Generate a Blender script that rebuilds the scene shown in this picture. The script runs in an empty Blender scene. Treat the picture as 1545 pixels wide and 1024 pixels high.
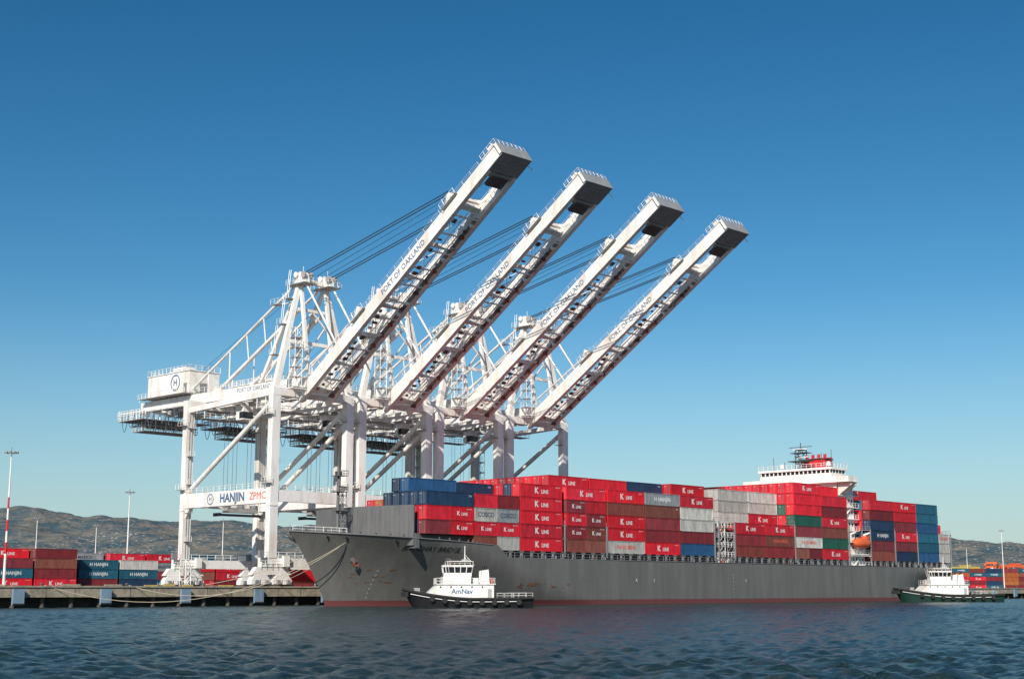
import bpy, math, random
import numpy as np
from mathutils import Vector, Matrix, noise
random.seed(7); np.random.seed(7)
D=bpy.data; SC=bpy.context.scene; COL=SC.collection
rad=math.radians
SC.view_settings.view_transform='Standard'
SC.view_settings.look='None'
SC.view_settings.exposure=0

# ------------------------------------------------------------ frame of the quay
HEAD=46.0
M0=Matrix.Translation((-15.5,262.0,0))@Matrix.Rotation(rad(HEAD),4,'Z')   # x: along ship, y: inland

# ------------------------------------------------------------ materials
def new_mat(name):
    m=D.materials.new(name); m.use_nodes=True
    nt=m.node_tree; b=nt.nodes['Principled BSDF']
    return m,nt,b
def paint(name,col,rough=0.5,dirt=0.25,dirtcol=None,scale=0.6,metal=0.0,streak=True,bump=0.0):
    m,nt,b=new_mat(name); N=nt.nodes; L=nt.links
    tc=N.new('ShaderNodeTexCoord'); mp=N.new('ShaderNodeMapping')
    mp.inputs['Scale'].default_value=(1,1,0.25 if streak else 1)
    L.new(tc.outputs['Object'],mp.inputs['Vector'])
    nz=N.new('ShaderNodeTexNoise'); nz.inputs['Scale'].default_value=scale; nz.inputs['Detail'].default_value=8; nz.inputs['Roughness'].default_value=0.65
    L.new(mp.outputs['Vector'],nz.inputs['Vector'])
    cr=N.new('ShaderNodeValToRGB'); e=cr.color_ramp.elements
    e[0].position=0.32; e[1].position=0.56
    dc=dirtcol or tuple(c*0.45 for c in col)
    e[0].color=tuple(c*(1-dirt)+d*dirt for c,d in zip(col,dc))+(1,)
    e[1].color=tuple(col)+(1,)
    L.new(nz.outputs['Fac'],cr.inputs['Fac']); L.new(cr.outputs['Color'],b.inputs['Base Color'])
    b.inputs['Roughness'].default_value=rough; b.inputs['Metallic'].default_value=metal
    if bump>0:
        bp=N.new('ShaderNodeBump'); bp.inputs['Strength'].default_value=bump; bp.inputs['Distance'].default_value=0.1
        L.new(nz.outputs['Fac'],bp.inputs['Height']); L.new(bp.outputs['Normal'],b.inputs['Normal'])
    return m
WHITE=paint('white_paint',(0.88,0.86,0.82),0.42,0.6,(0.58,0.46,0.36),0.45)
DARK=paint('dark_steel',(0.09,0.085,0.085),0.6,0.5)
CABLE=paint('cable_steel',(0.03,0.06,0.09),0.6,0.2)
GREY=paint('grey_panel',(0.24,0.25,0.26),0.6,0.4)
MIDG=paint('grating_grey',(0.38,0.36,0.34),0.7,0.5)
TIPG=paint('tip_grey',(0.27,0.28,0.29),0.7,0.4)
BLUE=paint('blue_lettering',(0.06,0.13,0.25),0.5,0.1)
REDL=paint('red_lettering',(0.75,0.12,0.07),0.5,0.1)
GLASS=paint('window_glass',(0.02,0.025,0.03),0.12,0.1)
ORANGE=paint('orange_paint',(0.75,0.13,0.04),0.45,0.3)
REDP=paint('red_paint',(0.62,0.02,0.03),0.45,0.3)
BLACKP=paint('black_paint',(0.018,0.018,0.02),0.4,0.3)
GREENP=paint('green_paint',(0.015,0.05,0.04),0.4,0.3)
YELLOW=paint('yellow_paint',(0.55,0.42,0.10),0.5,0.3)
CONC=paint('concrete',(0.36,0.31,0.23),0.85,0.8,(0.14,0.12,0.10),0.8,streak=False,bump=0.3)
CONCD=paint('dark_concrete',(0.10,0.09,0.075),0.9,0.7,(0.03,0.03,0.03),0.8,streak=False)  # darker concrete tone for recess wall, piles, joints and some blocks
FEND=paint('fender_panel',(0.20,0.29,0.38),0.6,0.6)
RUBBER=paint('rubber',(0.02,0.02,0.02),0.8,0.3)
ROPE=paint('rope',(0.50,0.43,0.32),0.9,0.3)
DKGREY=paint('ship_grey',(0.15,0.15,0.148),0.5,0.4)
LINK=paint('rust_red_steel',(0.28,0.07,0.04),0.6,0.4)

def container_mat():
    m,nt,b=new_mat('container_paint'); N=nt.nodes; L=nt.links
    oi=N.new('ShaderNodeObjectInfo'); tc=N.new('ShaderNodeTexCoord')
    mp=N.new('ShaderNodeMapping'); mp.inputs['Scale'].default_value=(1.2,1.2,0.35)
    ad=N.new('ShaderNodeVectorMath'); ad.operation='ADD'
    sc=N.new('ShaderNodeVectorMath'); sc.operation='SCALE'; sc.inputs['Scale'].default_value=37.0
    cb=N.new('ShaderNodeCombineXYZ')
    for i in range(3): L.new(oi.outputs['Random'],cb.inputs[i])
    L.new(cb.outputs[0],sc.inputs[0]); L.new(tc.outputs['Object'],mp.inputs['Vector'])
    L.new(mp.outputs[0],ad.inputs[0]); L.new(sc.outputs[0],ad.inputs[1])
    nz=N.new('ShaderNodeTexNoise'); nz.inputs['Scale'].default_value=0.9; nz.inputs['Detail'].default_value=9; nz.inputs['Roughness'].default_value=0.7
    L.new(ad.outputs[0],nz.inputs['Vector'])
    mr=N.new('ShaderNodeMapRange'); mr.inputs[1].default_value=0.35; mr.inputs[2].default_value=0.62; mr.inputs[3].default_value=0.62; mr.inputs[4].default_value=1.08
    L.new(nz.outputs['Fac'],mr.inputs[0])
    r2=N.new('ShaderNodeMapRange'); r2.inputs[3].default_value=0.78; r2.inputs[4].default_value=1.14
    L.new(oi.outputs['Random'],r2.inputs[0])
    mu=N.new('ShaderNodeMath'); mu.operation='MULTIPLY'; L.new(mr.outputs[0],mu.inputs[0]); L.new(r2.outputs[0],mu.inputs[1])
    vs=N.new('ShaderNodeVectorMath'); vs.operation='SCALE'
    L.new(oi.outputs['Color'],vs.inputs[0]); L.new(mu.outputs[0],vs.inputs['Scale'])
    L.new(vs.outputs[0],b.inputs['Base Color']); b.inputs['Roughness'].default_value=0.55
    wv=N.new('ShaderNodeTexWave'); wv.wave_type='BANDS'; wv.bands_direction='X'; wv.inputs['Scale'].default_value=1.1
    L.new(tc.outputs['Object'],wv.inputs['Vector'])
    bp=N.new('ShaderNodeBump'); bp.inputs['Strength'].default_value=0.5; bp.inputs['Distance'].default_value=0.05
    L.new(wv.outputs['Fac'],bp.inputs['Height']); L.new(bp.outputs[0],b.inputs['Normal'])
    return m
CONT=container_mat()
LOGO=paint('logo_white',(0.78,0.77,0.74),0.5,0.1)
LOGOD=paint('logo_dark',(0.05,0.07,0.12),0.5,0.1)

# ------------------------------------------------------------ mesh builder
class MB:
    def __init__(s): s.v=[]; s.f=[]; s.m=[]; s.mats=[]; s.smooth=[]
    def mi(s,mat):
        if mat not in s.mats: s.mats.append(mat)
        return s.mats.index(mat)
    def add(s,vs,fs,mat,sm=False):
        o=len(s.v); i=s.mi(mat)
        s.v+= [tuple(v) for v in vs]
        for f in fs: s.f.append(tuple(o+k for k in f)); s.m.append(i); s.smooth.append(sm)
    def box(s,x0,x1,y0,y1,z0,z1,mat):
        vs=[(x,y,z) for x in(x0,x1) for y in(y0,y1) for z in(z0,z1)]
        s.add(vs,[(0,1,3,2),(4,6,7,5),(0,4,5,1),(2,3,7,6),(0,2,6,4),(1,5,7,3)],mat)
    def beam(s,p,q,w,h,mat,up=(0,0,1),w2=None,h2=None):
        p=Vector(p);q=Vector(q);d=(q-p).normalized();u=Vector(up)
        if abs(d.dot(u))>0.98: u=Vector((0,1,0))
        r=d.cross(u).normalized();u=r.cross(d).normalized()
        w2=w if w2 is None else w2; h2=h if h2 is None else h2
        vs=[]
        for c,ww,hh in((p,w,h),(q,w2,h2)):
            for a,b in((-1,-1),(1,-1),(1,1),(-1,1)): vs.append(c+r*(a*ww/2)+u*(b*hh/2))
        s.add(vs,[(0,3,2,1),(4,5,6,7),(0,1,5,4),(1,2,6,5),(2,3,7,6),(3,0,4,7)],mat)
    def tube(s,p,q,r,mat,n=8,r2=None):
        p=Vector(p);q=Vector(q);d=(q-p).normalized();u=Vector((0,0,1))
        if abs(d.dot(u))>0.98: u=Vector((0,1,0))
        a=d.cross(u).normalized();b=a.cross(d)
        r2=r if r2 is None else r2
        vs=[c+(a*math.cos(2*math.pi*i/n)+b*math.sin(2*math.pi*i/n))*rr for c,rr in((p,r),(q,r2)) for i in range(n)]
        fs=[(i,(i+1)%n,n+(i+1)%n,n+i) for i in range(n)]
        s.add(vs,fs,mat,n>=6); s.add(vs,[tuple(range(n))[::-1],tuple(range(n,2*n))],mat)
    def path(s,pts,r,mat,n=4):
        for a,b in zip(pts[:-1],pts[1:]): s.tube(a,b,r,mat,n)
    def rail(s,pts,h=1.1,mat=None,step=2.0,r=0.045,up=(0,0,1)):
        mat=mat or WHITE; up=Vector(up)
        for a,b in zip(pts[:-1],pts[1:]):
            a=Vector(a);b=Vector(b);L=(b-a).length
            s.tube(a+up*h,b+up*h,r,mat,4); s.tube(a+up*h*.5,b+up*h*.5,r*.8,mat,4)
            k=max(1,int(L/step))
            for i in range(k+1):
                c=a.lerp(b,i/k); s.tube(c,c+up*h,r,mat,4)
    def lattice(s,x0,x1,y0,y1,z0,z1,mat,step=2.0,r=0.08):
        cs=[(x0,y0),(x1,y0),(x1,y1),(x0,y1)]
        for c in cs: s.tube((*c,z0),(*c,z1),r,mat,4)
        k=max(1,round((z1-z0)/step))
        for i in range(k+1):
            z=z0+(z1-z0)*i/k
            for j in range(4):
                s.tube((*cs[j],z),(*cs[(j+1)%4],z),r*.8,mat,4)
                if i<k: s.tube((*cs[j],z),(*cs[(j+1)%4],z+(z1-z0)/k),r*.6,mat,4)
    def prism(s,poly,axis,a,b,mat):
        n=len(poly)
        def mk(c,t):
            if axis=='x': return (t,c[0],c[1])
            if axis=='y': return (c[0],t,c[1])
            return (c[0],c[1],t)
        vs=[mk(c,a) for c in poly]+[mk(c,b) for c in poly]
        s.add(vs,[tuple(range(n)),tuple(range(2*n-1,n-1,-1))]+[(i,(i+1)%n,n+(i+1)%n,n+i) for i in range(n)],mat)
    def text(s,body,size,origin,xdir,ydir,mat,align='CENTER',bold=0.0,fn=None,sx=1.0):
        vs,fs=text_mesh(body,size,align,bold)
        o=Vector(origin);xd=Vector(xdir);yd=Vector(ydir)
        if fn: pts=[fn(v[0]*sx,v[1]) for v in vs]
        else: pts=[o+xd*v[0]*sx+yd*v[1] for v in vs]
        s.add(pts,fs,mat)
    def mesh(s,name):
        me=D.meshes.new(name); me.from_pydata(s.v,[],s.f)
        for m in s.mats: me.materials.append(m)
        me.polygons.foreach_set('material_index',s.m)
        me.polygons.foreach_set('use_smooth',s.smooth)
        me.update()
        return me
    def obj(s,name,matrix=None,parent=None):
        ob=D.objects.new(name,s.mesh(name)); COL.objects.link(ob)
        if parent: ob.parent=parent
        if matrix is not None: ob.matrix_world=matrix if not parent else ob.matrix_world
        if parent and matrix is not None: ob.matrix_local=matrix
        return ob
_tc={}
def text_mesh(body,size,align='CENTER',bold=0.0):
    key=(body,size,align,bold)
    if key in _tc: return _tc[key]
    cu=D.curves.new('lettering','FONT'); cu.body=body; cu.size=size; cu.align_x=align; cu.align_y='CENTER'; cu.resolution_u=2; cu.offset=bold*size
    ob=D.objects.new('lettering',cu); COL.objects.link(ob)
    dg=bpy.context.evaluated_depsgraph_get(); dg.update()
    me=D.meshes.new_from_object(ob.evaluated_get(dg))
    r=([tuple(v.co) for v in me.vertices],[tuple(p.vertices) for p in me.polygons])
    D.objects.remove(ob); D.curves.remove(cu); D.meshes.remove(me)
    _tc[key]=r; return r
def empty(name,matrix=None):
    e=D.objects.new(name,None); COL.objects.link(e); e.empty_display_size=1
    if matrix is not None: e.matrix_world=matrix
    return e

# ------------------------------------------------------------ world + sun
SUN_EL=33; SAZ=(-0.24,-0.971)
w=D.worlds.new('World'); SC.world=w; w.use_nodes=True
nt=w.node_tree; bg=nt.nodes['Background']; WN=nt.nodes; WL=nt.links
sk=WN.new('ShaderNodeTexSky'); sk.sky_type='NISHITA'; sk.sun_disc=False
sk.sun_elevation=rad(SUN_EL); sk.sun_rotation=math.atan2(SAZ[0],SAZ[1])
sk.air_density=1.0; sk.dust_density=0.3; sk.ozone_density=2.6; sk.altitude=0
gm=WN.new('ShaderNodeGamma'); gm.inputs['Gamma'].default_value=1.3
hs=WN.new('ShaderNodeHueSaturation'); hs.inputs['Saturation'].default_value=1.22; hs.inputs['Hue'].default_value=0.489
WL.new(sk.outputs[0],gm.inputs['Color']); WL.new(gm.outputs[0],hs.inputs['Color'])
# marine haze low in the sky
tcw=WN.new('ShaderNodeTexCoord'); spw=WN.new('ShaderNodeSeparateXYZ'); WL.new(tcw.outputs['Generated'],spw.inputs[0])
mrw=WN.new('ShaderNodeMapRange'); mrw.interpolation_type='SMOOTHSTEP'
mrw.inputs[1].default_value=-0.02; mrw.inputs[2].default_value=0.21; mrw.inputs[3].default_value=0.72; mrw.inputs[4].default_value=0.0
WL.new(spw.outputs['Z'],mrw.inputs[0])
mxw=WN.new('ShaderNodeMixRGB'); mxw.inputs[2].default_value=(7.2,10.6,12.4,1)
WL.new(mrw.outputs[0],mxw.inputs[0]); WL.new(hs.outputs[0],mxw.inputs[1]); WL.new(mxw.outputs[0],bg.inputs['Color'])
bg.inputs['Strength'].default_value=0.05
sl=D.lights.new('sun','SUN'); sl.energy=5.0; sl.angle=rad(0.5); sl.color=(1.0,0.94,0.85)
so=D.objects.new('sun',sl); COL.objects.link(so)
ts=Vector((SAZ[0]*math.cos(rad(SUN_EL)),SAZ[1]*math.cos(rad(SUN_EL)),math.sin(rad(SUN_EL))))
so.rotation_euler=ts.to_track_quat('Z','Y').to_euler()

cam=D.cameras.new('camera'); co=D.objects.new('camera',cam); COL.objects.link(co)
cam.lens=50; cam.sensor_width=36; cam.clip_end=60000; cam.clip_start=0.5
co.location=(0,0,3); co.rotation_euler=(rad(90+9.97),0,0); SC.camera=co

# ------------------------------------------------------------ water
def build_water():
    ys=[-600,-200,0,20]; n=760
    ys+= list(20*(700/20)**(np.arange(1,n+1)/n)); ys+=[1500,4000,30000]
    ys=np.array(ys); ks=np.concatenate([[-20,-4,-1.2],np.linspace(-0.46,0.46,640),[1.2,4,20]])
    Y,K=np.meshgrid(ys,ks,indexing='ij'); X=K*np.maximum(Y,40)
    dy=np.gradient(ys)[:,None]*np.ones_like(X)
    Z=np.zeros_like(X)
    for i in range(84):
        lam=0.42*(3.4/0.42)**random.random(); th=random.gauss(0.35,0.95); ph=random.random()*6.28
        amp=0.0098*lam*(0.6+0.8*random.random())
        kx=2*math.pi/lam*math.sin(th); ky=2*math.pi/lam*math.cos(th)
        fil=np.clip((lam/(abs(math.cos(th))*dy+0.05)-2.0)/1.5,0,1)
        ux=random.uniform(.01,.03); uy=random.uniform(.01,.03)
        wv=np.sin(kx*X+ky*Y+ph+0.9*np.sin(ux*6*X+uy*6*Y+ph))*(0.7+0.5*np.sin(ux*3*X-uy*4*Y+2*ph))
        Z+=amp*fil*wv
    patch=0.8+0.35*np.sin(0.021*X+1.0+0.6*np.sin(0.013*Y))*np.sin(0.034*Y+0.4)
    Z*=patch
    Z[np.abs(K)>0.5]=0; Z[Y<=20]=0; Z[Y>700]=0
    nr,nc=X.shape
    co_=np.stack([X,Y,Z],-1).reshape(-1,3)
    idx=np.arange(nr*nc).reshape(nr,nc)
    f=np.stack([idx[:-1,:-1],idx[:-1,1:],idx[1:,1:],idx[1:,:-1]],-1).reshape(-1,4)
    me=D.meshes.new('water'); me.vertices.add(len(co_)); me.vertices.foreach_set('co',co_.ravel())
    me.loops.add(f.size); me.loops.foreach_set('vertex_index',f.ravel())
    me.polygons.add(len(f)); me.polygons.foreach_set('loop_start',np.arange(0,f.size,4)); me.polygons.foreach_set('loop_total',np.full(len(f),4))
    me.polygons.foreach_set('use_smooth',np.ones(len(f),bool)); me.update(calc_edges=True); me.validate()
    m,nt,b=new_mat('water'); N=nt.nodes;L=nt.links
    b.inputs['Base Color'].default_value=(0.016,0.036,0.036,1); b.inputs['Roughness'].default_value=0.2; b.inputs['IOR'].default_value=1.33
    tc=N.new('ShaderNodeTexCoord')
    n1=N.new('ShaderNodeTexNoise'); n1.inputs['Scale'].default_value=3.2; n1.inputs['Detail'].default_value=7; n1.inputs['Roughness'].default_value=0.68
    n2=N.new('ShaderNodeTexNoise'); n2.inputs['Scale'].default_value=0.8; n2.inputs['Detail'].default_value=5
    L.new(tc.outputs['Object'],n1.inputs['Vector']); L.new(tc.outputs['Object'],n2.inputs['Vector'])
    b1=N.new('ShaderNodeBump'); b1.inputs['Strength'].default_value=1.0; b1.inputs['Distance'].default_value=0.2
    b2=N.new('ShaderNodeBump'); b2.inputs['Strength'].default_value=1.0; b2.inputs['Distance'].default_value=0.5
    L.new(n2.outputs['Fac'],b2.inputs['Height']); L.new(n1.outputs['Fac'],b1.inputs['Height']); L.new(b2.outputs[0],b1.inputs['Normal']); L.new(b1.outputs[0],b.inputs['Normal'])
    me.materials.append(m)
    ob=D.objects.new('water',me); COL.objects.link(ob)
build_water()

# ------------------------------------------------------------ ground + quay
def build_ground():
    b=MB(); G=paint('yard_asphalt',(0.09,0.085,0.08),0.9,0.5,None,0.05,streak=False)
    xs=[-20000,-400,-100,100,400,20000]; yy=[36,200,600,20000]
    for i in range(len(xs)-1):
        for j in range(len(yy)-1):
            b.add([(xs[i],yy[j],3.38),(xs[i+1],yy[j],3.38),(xs[i+1],yy[j+1],3.38),(xs[i],yy[j+1],3.38)],[(0,1,2,3)],G)
    b.obj('ground',M0)
    q=MB()
    q.box(-320,700,34.2,37.5,1.75,3.40,CONC)
    q.box(-320,700,34.0,34.6,3.402,3.68,CONC)
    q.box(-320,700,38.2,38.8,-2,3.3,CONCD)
    k=-310
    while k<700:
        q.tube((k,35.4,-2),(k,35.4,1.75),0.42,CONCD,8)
        q.box(k-0.05,k+0.05,34.17,34.2,1.8,3.35,CONCD)
        k+=5.4
    s=-61.5-16.3*16
    while s<690:
        q.box(s-1.0,s+1.0,33.35,33.9,0.5,3.15,FEND)
        q.box(s-0.8,s+0.8,33.9,34.2,0.9,2.9,RUBBER)
        q.box(s-1.05,s+1.05,33.3,33.36,0.5,0.75,RUBBER)
        q.tube((s+5,35.2,3.4),(s+5,35.2,3.95),0.22,DARK,8,0.2); q.tube((s+5,35.2,3.95),(s+5,35.2,4.15),0.36,DARK,8,0.33)
        s+=16.3
    for i in range(-60,0):
        if random.random()<.8: q.box(i*4+0.1,i*4+random.uniform(2,3.6),36.2,36.5,3.42,random.uniform(3.7,4.1),random.choice([YELLOW,CONC,CONCD]))
    q.obj('quay',M0)
build_ground()

# ------------------------------------------------------------ hills
def build_hills():
    nx,ny=520,60
    vs=[];
    for j in range(ny):
        y=5200+j*60
        for i in range(nx):
            x=-4800+i*(9600/(nx-1))
            px=772+2146*x/7000
            base=np.interp(px,[-700,0,60,130,200,280,480,900,1250,1400,1545,2200],[470,445,430,375,385,375,340,290,290,265,225,200])
            t=j/(ny-1)
            prof=math.sin(min(1,t*1.15)*math.pi/2)**1.2
            nv=noise.fractal(Vector((x/900,y/900,3.1)),1.0,2.0,6)*48+noise.fractal(Vector((x/160,y/160,0.2)),1.0,2.0,4)*16
            z=3.0+max(0,prof*base+nv*min(1,t*2.2)*1.0)
            vs.append((x*(y/7000),y,z))
    fs=[(j*nx+i,j*nx+i+1,(j+1)*nx+i+1,(j+1)*nx+i) for j in range(ny-1) for i in range(nx-1)]
    me=D.meshes.new('hills'); me.from_pydata(vs,[],fs)
    m,nt,b=new_mat('hillside'); N=nt.nodes;L=nt.links
    tc=N.new('ShaderNodeTexCoord')
    n1=N.new('ShaderNodeTexNoise'); n1.inputs['Scale'].default_value=0.007; n1.inputs['Detail'].default_value=10; n1.inputs['Roughness'].default_value=0.75
    L.new(tc.outputs['Object'],n1.inputs['Vector'])
    cr=N.new('ShaderNodeValToRGB'); e=cr.color_ramp.elements
    e[0].position=0.44; e[0].color=(0.060,0.100,0.120,1); e[1].position=0.60; e[1].color=(0.20,0.18,0.15,1)  # darker tone tinted blue: distance haze put into the colour
    L.new(n1.outputs['Fac'],cr.inputs['Fac'])
    vo=N.new('ShaderNodeTexVoronoi'); vo.inputs['Scale'].default_value=0.035
    L.new(tc.outputs['Object'],vo.inputs['Vector'])
    n3=N.new('ShaderNodeTexNoise'); n3.inputs['Scale'].default_value=0.002; L.new(tc.outputs['Object'],n3.inputs['Vector'])
    c2=N.new('ShaderNodeValToRGB'); c2.color_ramp.elements[0].position=0.16; c2.color_ramp.elements[0].color=(1,1,1,1); c2.color_ramp.elements[1].position=0.28; c2.color_ramp.elements[1].color=(0,0,0,1)
    L.new(vo.outputs['Distance'],c2.inputs['Fac'])
    c3=N.new('ShaderNodeValToRGB'); c3.color_ramp.elements[0].position=0.38; c3.color_ramp.elements[1].position=0.50; L.new(n3.outputs['Fac'],c3.inputs[0])
    mm=N.new('ShaderNodeMath'); mm.operation='MULTIPLY'; L.new(c2.outputs[0],mm.inputs[0]); L.new(c3.outputs[0],mm.inputs[1])
    mx=N.new('ShaderNodeMixRGB'); mx.inputs[2].default_value=(0.42,0.39,0.37,1)
    L.new(mm.outputs[0],mx.inputs[0]); L.new(cr.outputs[0],mx.inputs[1]); L.new(mx.outputs[0],b.inputs['Base Color']); b.inputs['Roughness'].default_value=1
    b.inputs['Specular IOR Level'].default_value=0
    me.materials.append(m)
    ob=D.objects.new('hills',me); COL.objects.link(ob)
    t=MB(); TR=paint('distant_trees',(0.05,0.08,0.08),1,0.5,None,0.05,streak=False)
    BL=paint('distant_wall',(0.34,0.33,0.31),0.9,0.4,None,0.02,streak=False); BD=paint('distant_roof',(0.16,0.15,0.15),0.9,0.4,None,0.02,streak=False)
    for i in range(800):
        y=random.uniform(1500,4200); x=random.uniform(-0.42,0.42)*y
        w_=random.uniform(12,60); h=random.uniform(5,18); d=random.uniform(12,40)
        t.box(x-w_/2,x+w_/2,y,y+d,3,3+h,BL if random.random()<.5 else BD)
        t.prism([(x-w_/2,3+h),(x+w_/2,3+h),(x,3+h+random.uniform(1,4))],'y',y,y+d,BD)
    t.obj('distant_buildings')
    t=MB()
    for i in range(2600):
        y=random.uniform(1300,4300); x=random.uniform(-0.42,0.42)*y
        r=random.uniform(4,9)
        for k in range(3):
            c=Vector((x+random.uniform(-r,r),y,3+r*0.7+random.uniform(0,r)))
            vs=[c+Vector((math.cos(a)*r*random.uniform(.5,1.1),random.uniform(-2,2),math.sin(a)*r*random.uniform(.5,1.1))) for a in [i2*1.047 for i2 in range(6)]]
            t.add(vs+[c+Vector((0,-3,0))],[(q,(q+1)%6,6) for q in range(6)],TR)
    t.obj('distant_trees')
build_hills()

# ------------------------------------------------------------ containers
KR=(0.74,0.014,0.028);MA=(0.27,0.025,0.03);BR=(0.29,0.06,0.04);NB=(0.016,0.045,0.10);TE=(0.02,0.13,0.20);WH=(0.60,0.57,0.52)
GY=(0.33,0.35,0.36);GN=(0.02,0.12,0.08);OR=(0.50,0.11,0.03);BB=(0.03,0.13,0.30)
CW,CH,TP=2.40,2.58,2.65
_cm={}
def cont_mesh(L,logo):
    k=(L,logo)
    if k in _cm: return _cm[k]
    b=MB(); i=0.07
    b.box(i,L-i,i,CW-i,i,CH-0.04,CONT)
    for x in(0,L-0.18):
        for y in(0,CW-0.18): b.box(x,x+0.18,y,y+0.18,0,CH,CONT)
    for y in(0.005,CW-0.145):
        b.box(0.18,L-0.18,y,y+0.14,0.002,0.17,CONT); b.box(0.18,L-0.18,y,y+0.14,CH-0.13,CH-0.003,CONT)
    for x in(0.005,L-0.145):
        b.box(x,x+0.14,0.18,CW-0.18,0.002,0.19,CONT); b.box(x,x+0.14,0.18,CW-0.18,CH-0.15,CH-0.003,CONT)
    for x in(0.035,):
        for y in(0.55,0.95,1.45,1.85): b.tube((x,y,0.15),(x,y,CH-0.1),0.03,GREY,4)
        b.box(0.055,0.072,1.18,1.22,0.15,CH-0.15,DARK)
    for x in(0,L-0.2):
        for y in(-0.004,CW-0.2):
            for z in(-0.003,CH-0.12): b.box(x-0.004,x+0.2,y,y+0.204,z,z+0.124,DARK if z<1 else CONT)
    xd=(1,0,0);yd=(0,0,1);o=0.05
    if logo=='K':
        if L>8:
            b.text('K',1.6,(L/2-1.4,o,CH/2),xd,yd,LOGO,bold=0.035); b.text('LINE',1.05,(L/2+1.0,o,CH/2-0.15),xd,yd,LOGO,bold=0.025)
        else:
            b.text('K',1.1,(L/2-1.0,o,CH/2),xd,yd,LOGO,bold=0.03); b.text('LINE',0.8,(L/2+0.6,o,CH/2-0.1),xd,yd,LOGO,bold=0.02)
        b.text('KLFU 104',0.32,(L-1.2,o,CH-0.45),xd,yd,LOGO)
    elif logo=='C': b.text('COSCO',1.25,(L/2,o,CH/2),xd,yd,LOGOD,bold=0.02)
    elif logo=='H': b.text('H HANJIN',1.3,(L/2,o,CH/2),xd,yd,LOGO,bold=0.02)
    elif logo=='Y': b.text('YANG MING',1.15,(L/2,o,CH/2),xd,yd,REDL,bold=0.02)
    elif logo=='M': b.text('MAERSK',1.4,(L/2,o,CH/2),xd,yd,LOGOD,bold=0.02)
    elif logo=='P':
        b.text('CAI',0.5,(L-1.0,o,CH-0.6),xd,yd,LOGO)
    b.text('4510',0.28,(o,1.75,CH-0.5),(0,-1,0),yd,LOGO)
    me=b.mesh('container_body'); _cm[k]=me; return me
def put(parent,s,m,z,L,col,logo=None):
    ob=D.objects.new('container',cont_mesh(L,logo)); COL.objects.link(ob); ob.parent=parent
    ob.location=(s+random.uniform(-.05,.05),m+random.uniform(-.04,.04),z)
    j=random.uniform(.84,1.08); k=random.uniform(.8,1.6) if col[0]>3*col[1] else 1.0
    ob.color=(min(1,col[0]*j),col[1]*k*j,col[2]*k*j,1)
    return ob
L40,L20=12.19,6.06
BASE=10.5
POOL=[KR]*7+[MA]*3+[BR]*3+[NB]*2+[WH]*2+[GY]+[BB]+[OR]+[GN]
def bay(s0,near,heights,start=0,top=None,tops=None,length=L40,pool=POOL):
    e=empty('shipping_container_stack',M0@Matrix.Translation((s0,0,0)))
    for r,h in enumerate(heights):
        for t in range(start,h):
            z=BASE+t*TP; m=0.25+r*2.44
            if r==0 and t-start<len(near):
                it=near[t-start]
            elif tops and t in tops and random.random()<.85: it=[tops[t]]
            else:
                c=random.choice(pool); it=[(c,'K' if c==KR else None)]
            if len(it)==1: put(e,0,m,z,length,*it[0])
            else: put(e,0,m,z,L20,*it[0]); put(e,L20+0.07,m,z,L20,*it[1])
    return e
R=13
bay(0,[[(MA,None),(KR,'K')],[(KR,None),(KR,'K')],[(NB,'P')]],[4,4,5,5,4]+[3]*8,start=1,tops={3:(NB,'P'),4:(NB,'P')})
bay(12.5,[[(BR,None),(WH,None)],[(KR,'K'),(KR,'K')],[(WH,'C'),(GY,'C')],[(KR,None),(MA,None)]],[4,4,4,5,5,5,5]+[4]*6,tops={4:(NB,'P')})
bay(25.0,[[(KR,'K')],[(KR,'K')],[(KR,'K')],[(KR,'K')],[(KR,'K')]],[5]*10+[4]*3,tops={4:(KR,'K')})
bay(38.6,[[(BR,None),(BR,None)],[(MA,'K'),(BR,'K')],[(KR,'K'),(MA,'K')],[(MA,'K'),(KR,None)],[(KR,'K')]],[5,5]+[6]*11,tops={4:(KR,'K'),5:(KR,'K')})
bay(51.4,[[(WH,'Y')],[(KR,'K')],[(KR,'K')],[(BR,None)],[(KR,'K')]],[5,5]+[6]*11,tops={5:(KR,None)})
bay(63.9,[[(KR,'K')],[(MA,None)],[(MA,None)],[(BR,'P')],[(GY,'H')]],[5,5]+[6]*11,tops={5:(NB,'P')})
bay(76.4,[[(BB,None)],[(MA,None)],[(WH,None)],[(WH,None)],[(KR,'K')]],[5,6]+[6]*11,tops={5:(KR,'K')})
bay(97.2,[[(BR,None)],[(MA,None)],[(KR,'K')]],[3,3]+[6]*11,tops={3:(WH,None),4:(WH,None),5:(WH,None)})
bay(109.6,[[(MA,None)],[(BR,'Y')],[(KR,'K')]],[3,3]+[6]*11,tops={3:(MA,None),4:(WH,None),5:(WH,None)})
bay(122.0,[[(BR,None),(MA,None)],[(WH,'Y')],[(MA,None)],[(GN,None)],[(KR,None)],[(KR,None)],[(KR,'K')]],[7]*R,tops={6:(KR,'K'),5:(KR,None)})
bay(134.3,[[(KR,'K')],[(GN,None)],[(BR,None)],[(KR,'K')],[(MA,None)],[(KR,None)],[(KR,None)]],[6,7]+[7]*11,tops={6:(KR,None),5:(MA,None)})
P2=[KR]*4+[MA]*3+[BR]*2+[NB]*2+[BB]*2+[TE]
bay(158.0,[[(BR,None)],[(MA,None)],[(NB,'H')],[(NB,None)],[(MA,None)],[(KR,None)]],[6,6]+[7]*11,pool=P2,tops={6:(KR,None)})
bay(170.2,[[(NB,None)],[(MA,None)],[(KR,'K')],[(MA,None)],[(KR,None)],[(KR,'K')]],[6]*R,pool=P2,tops={5:(KR,None)})
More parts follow.
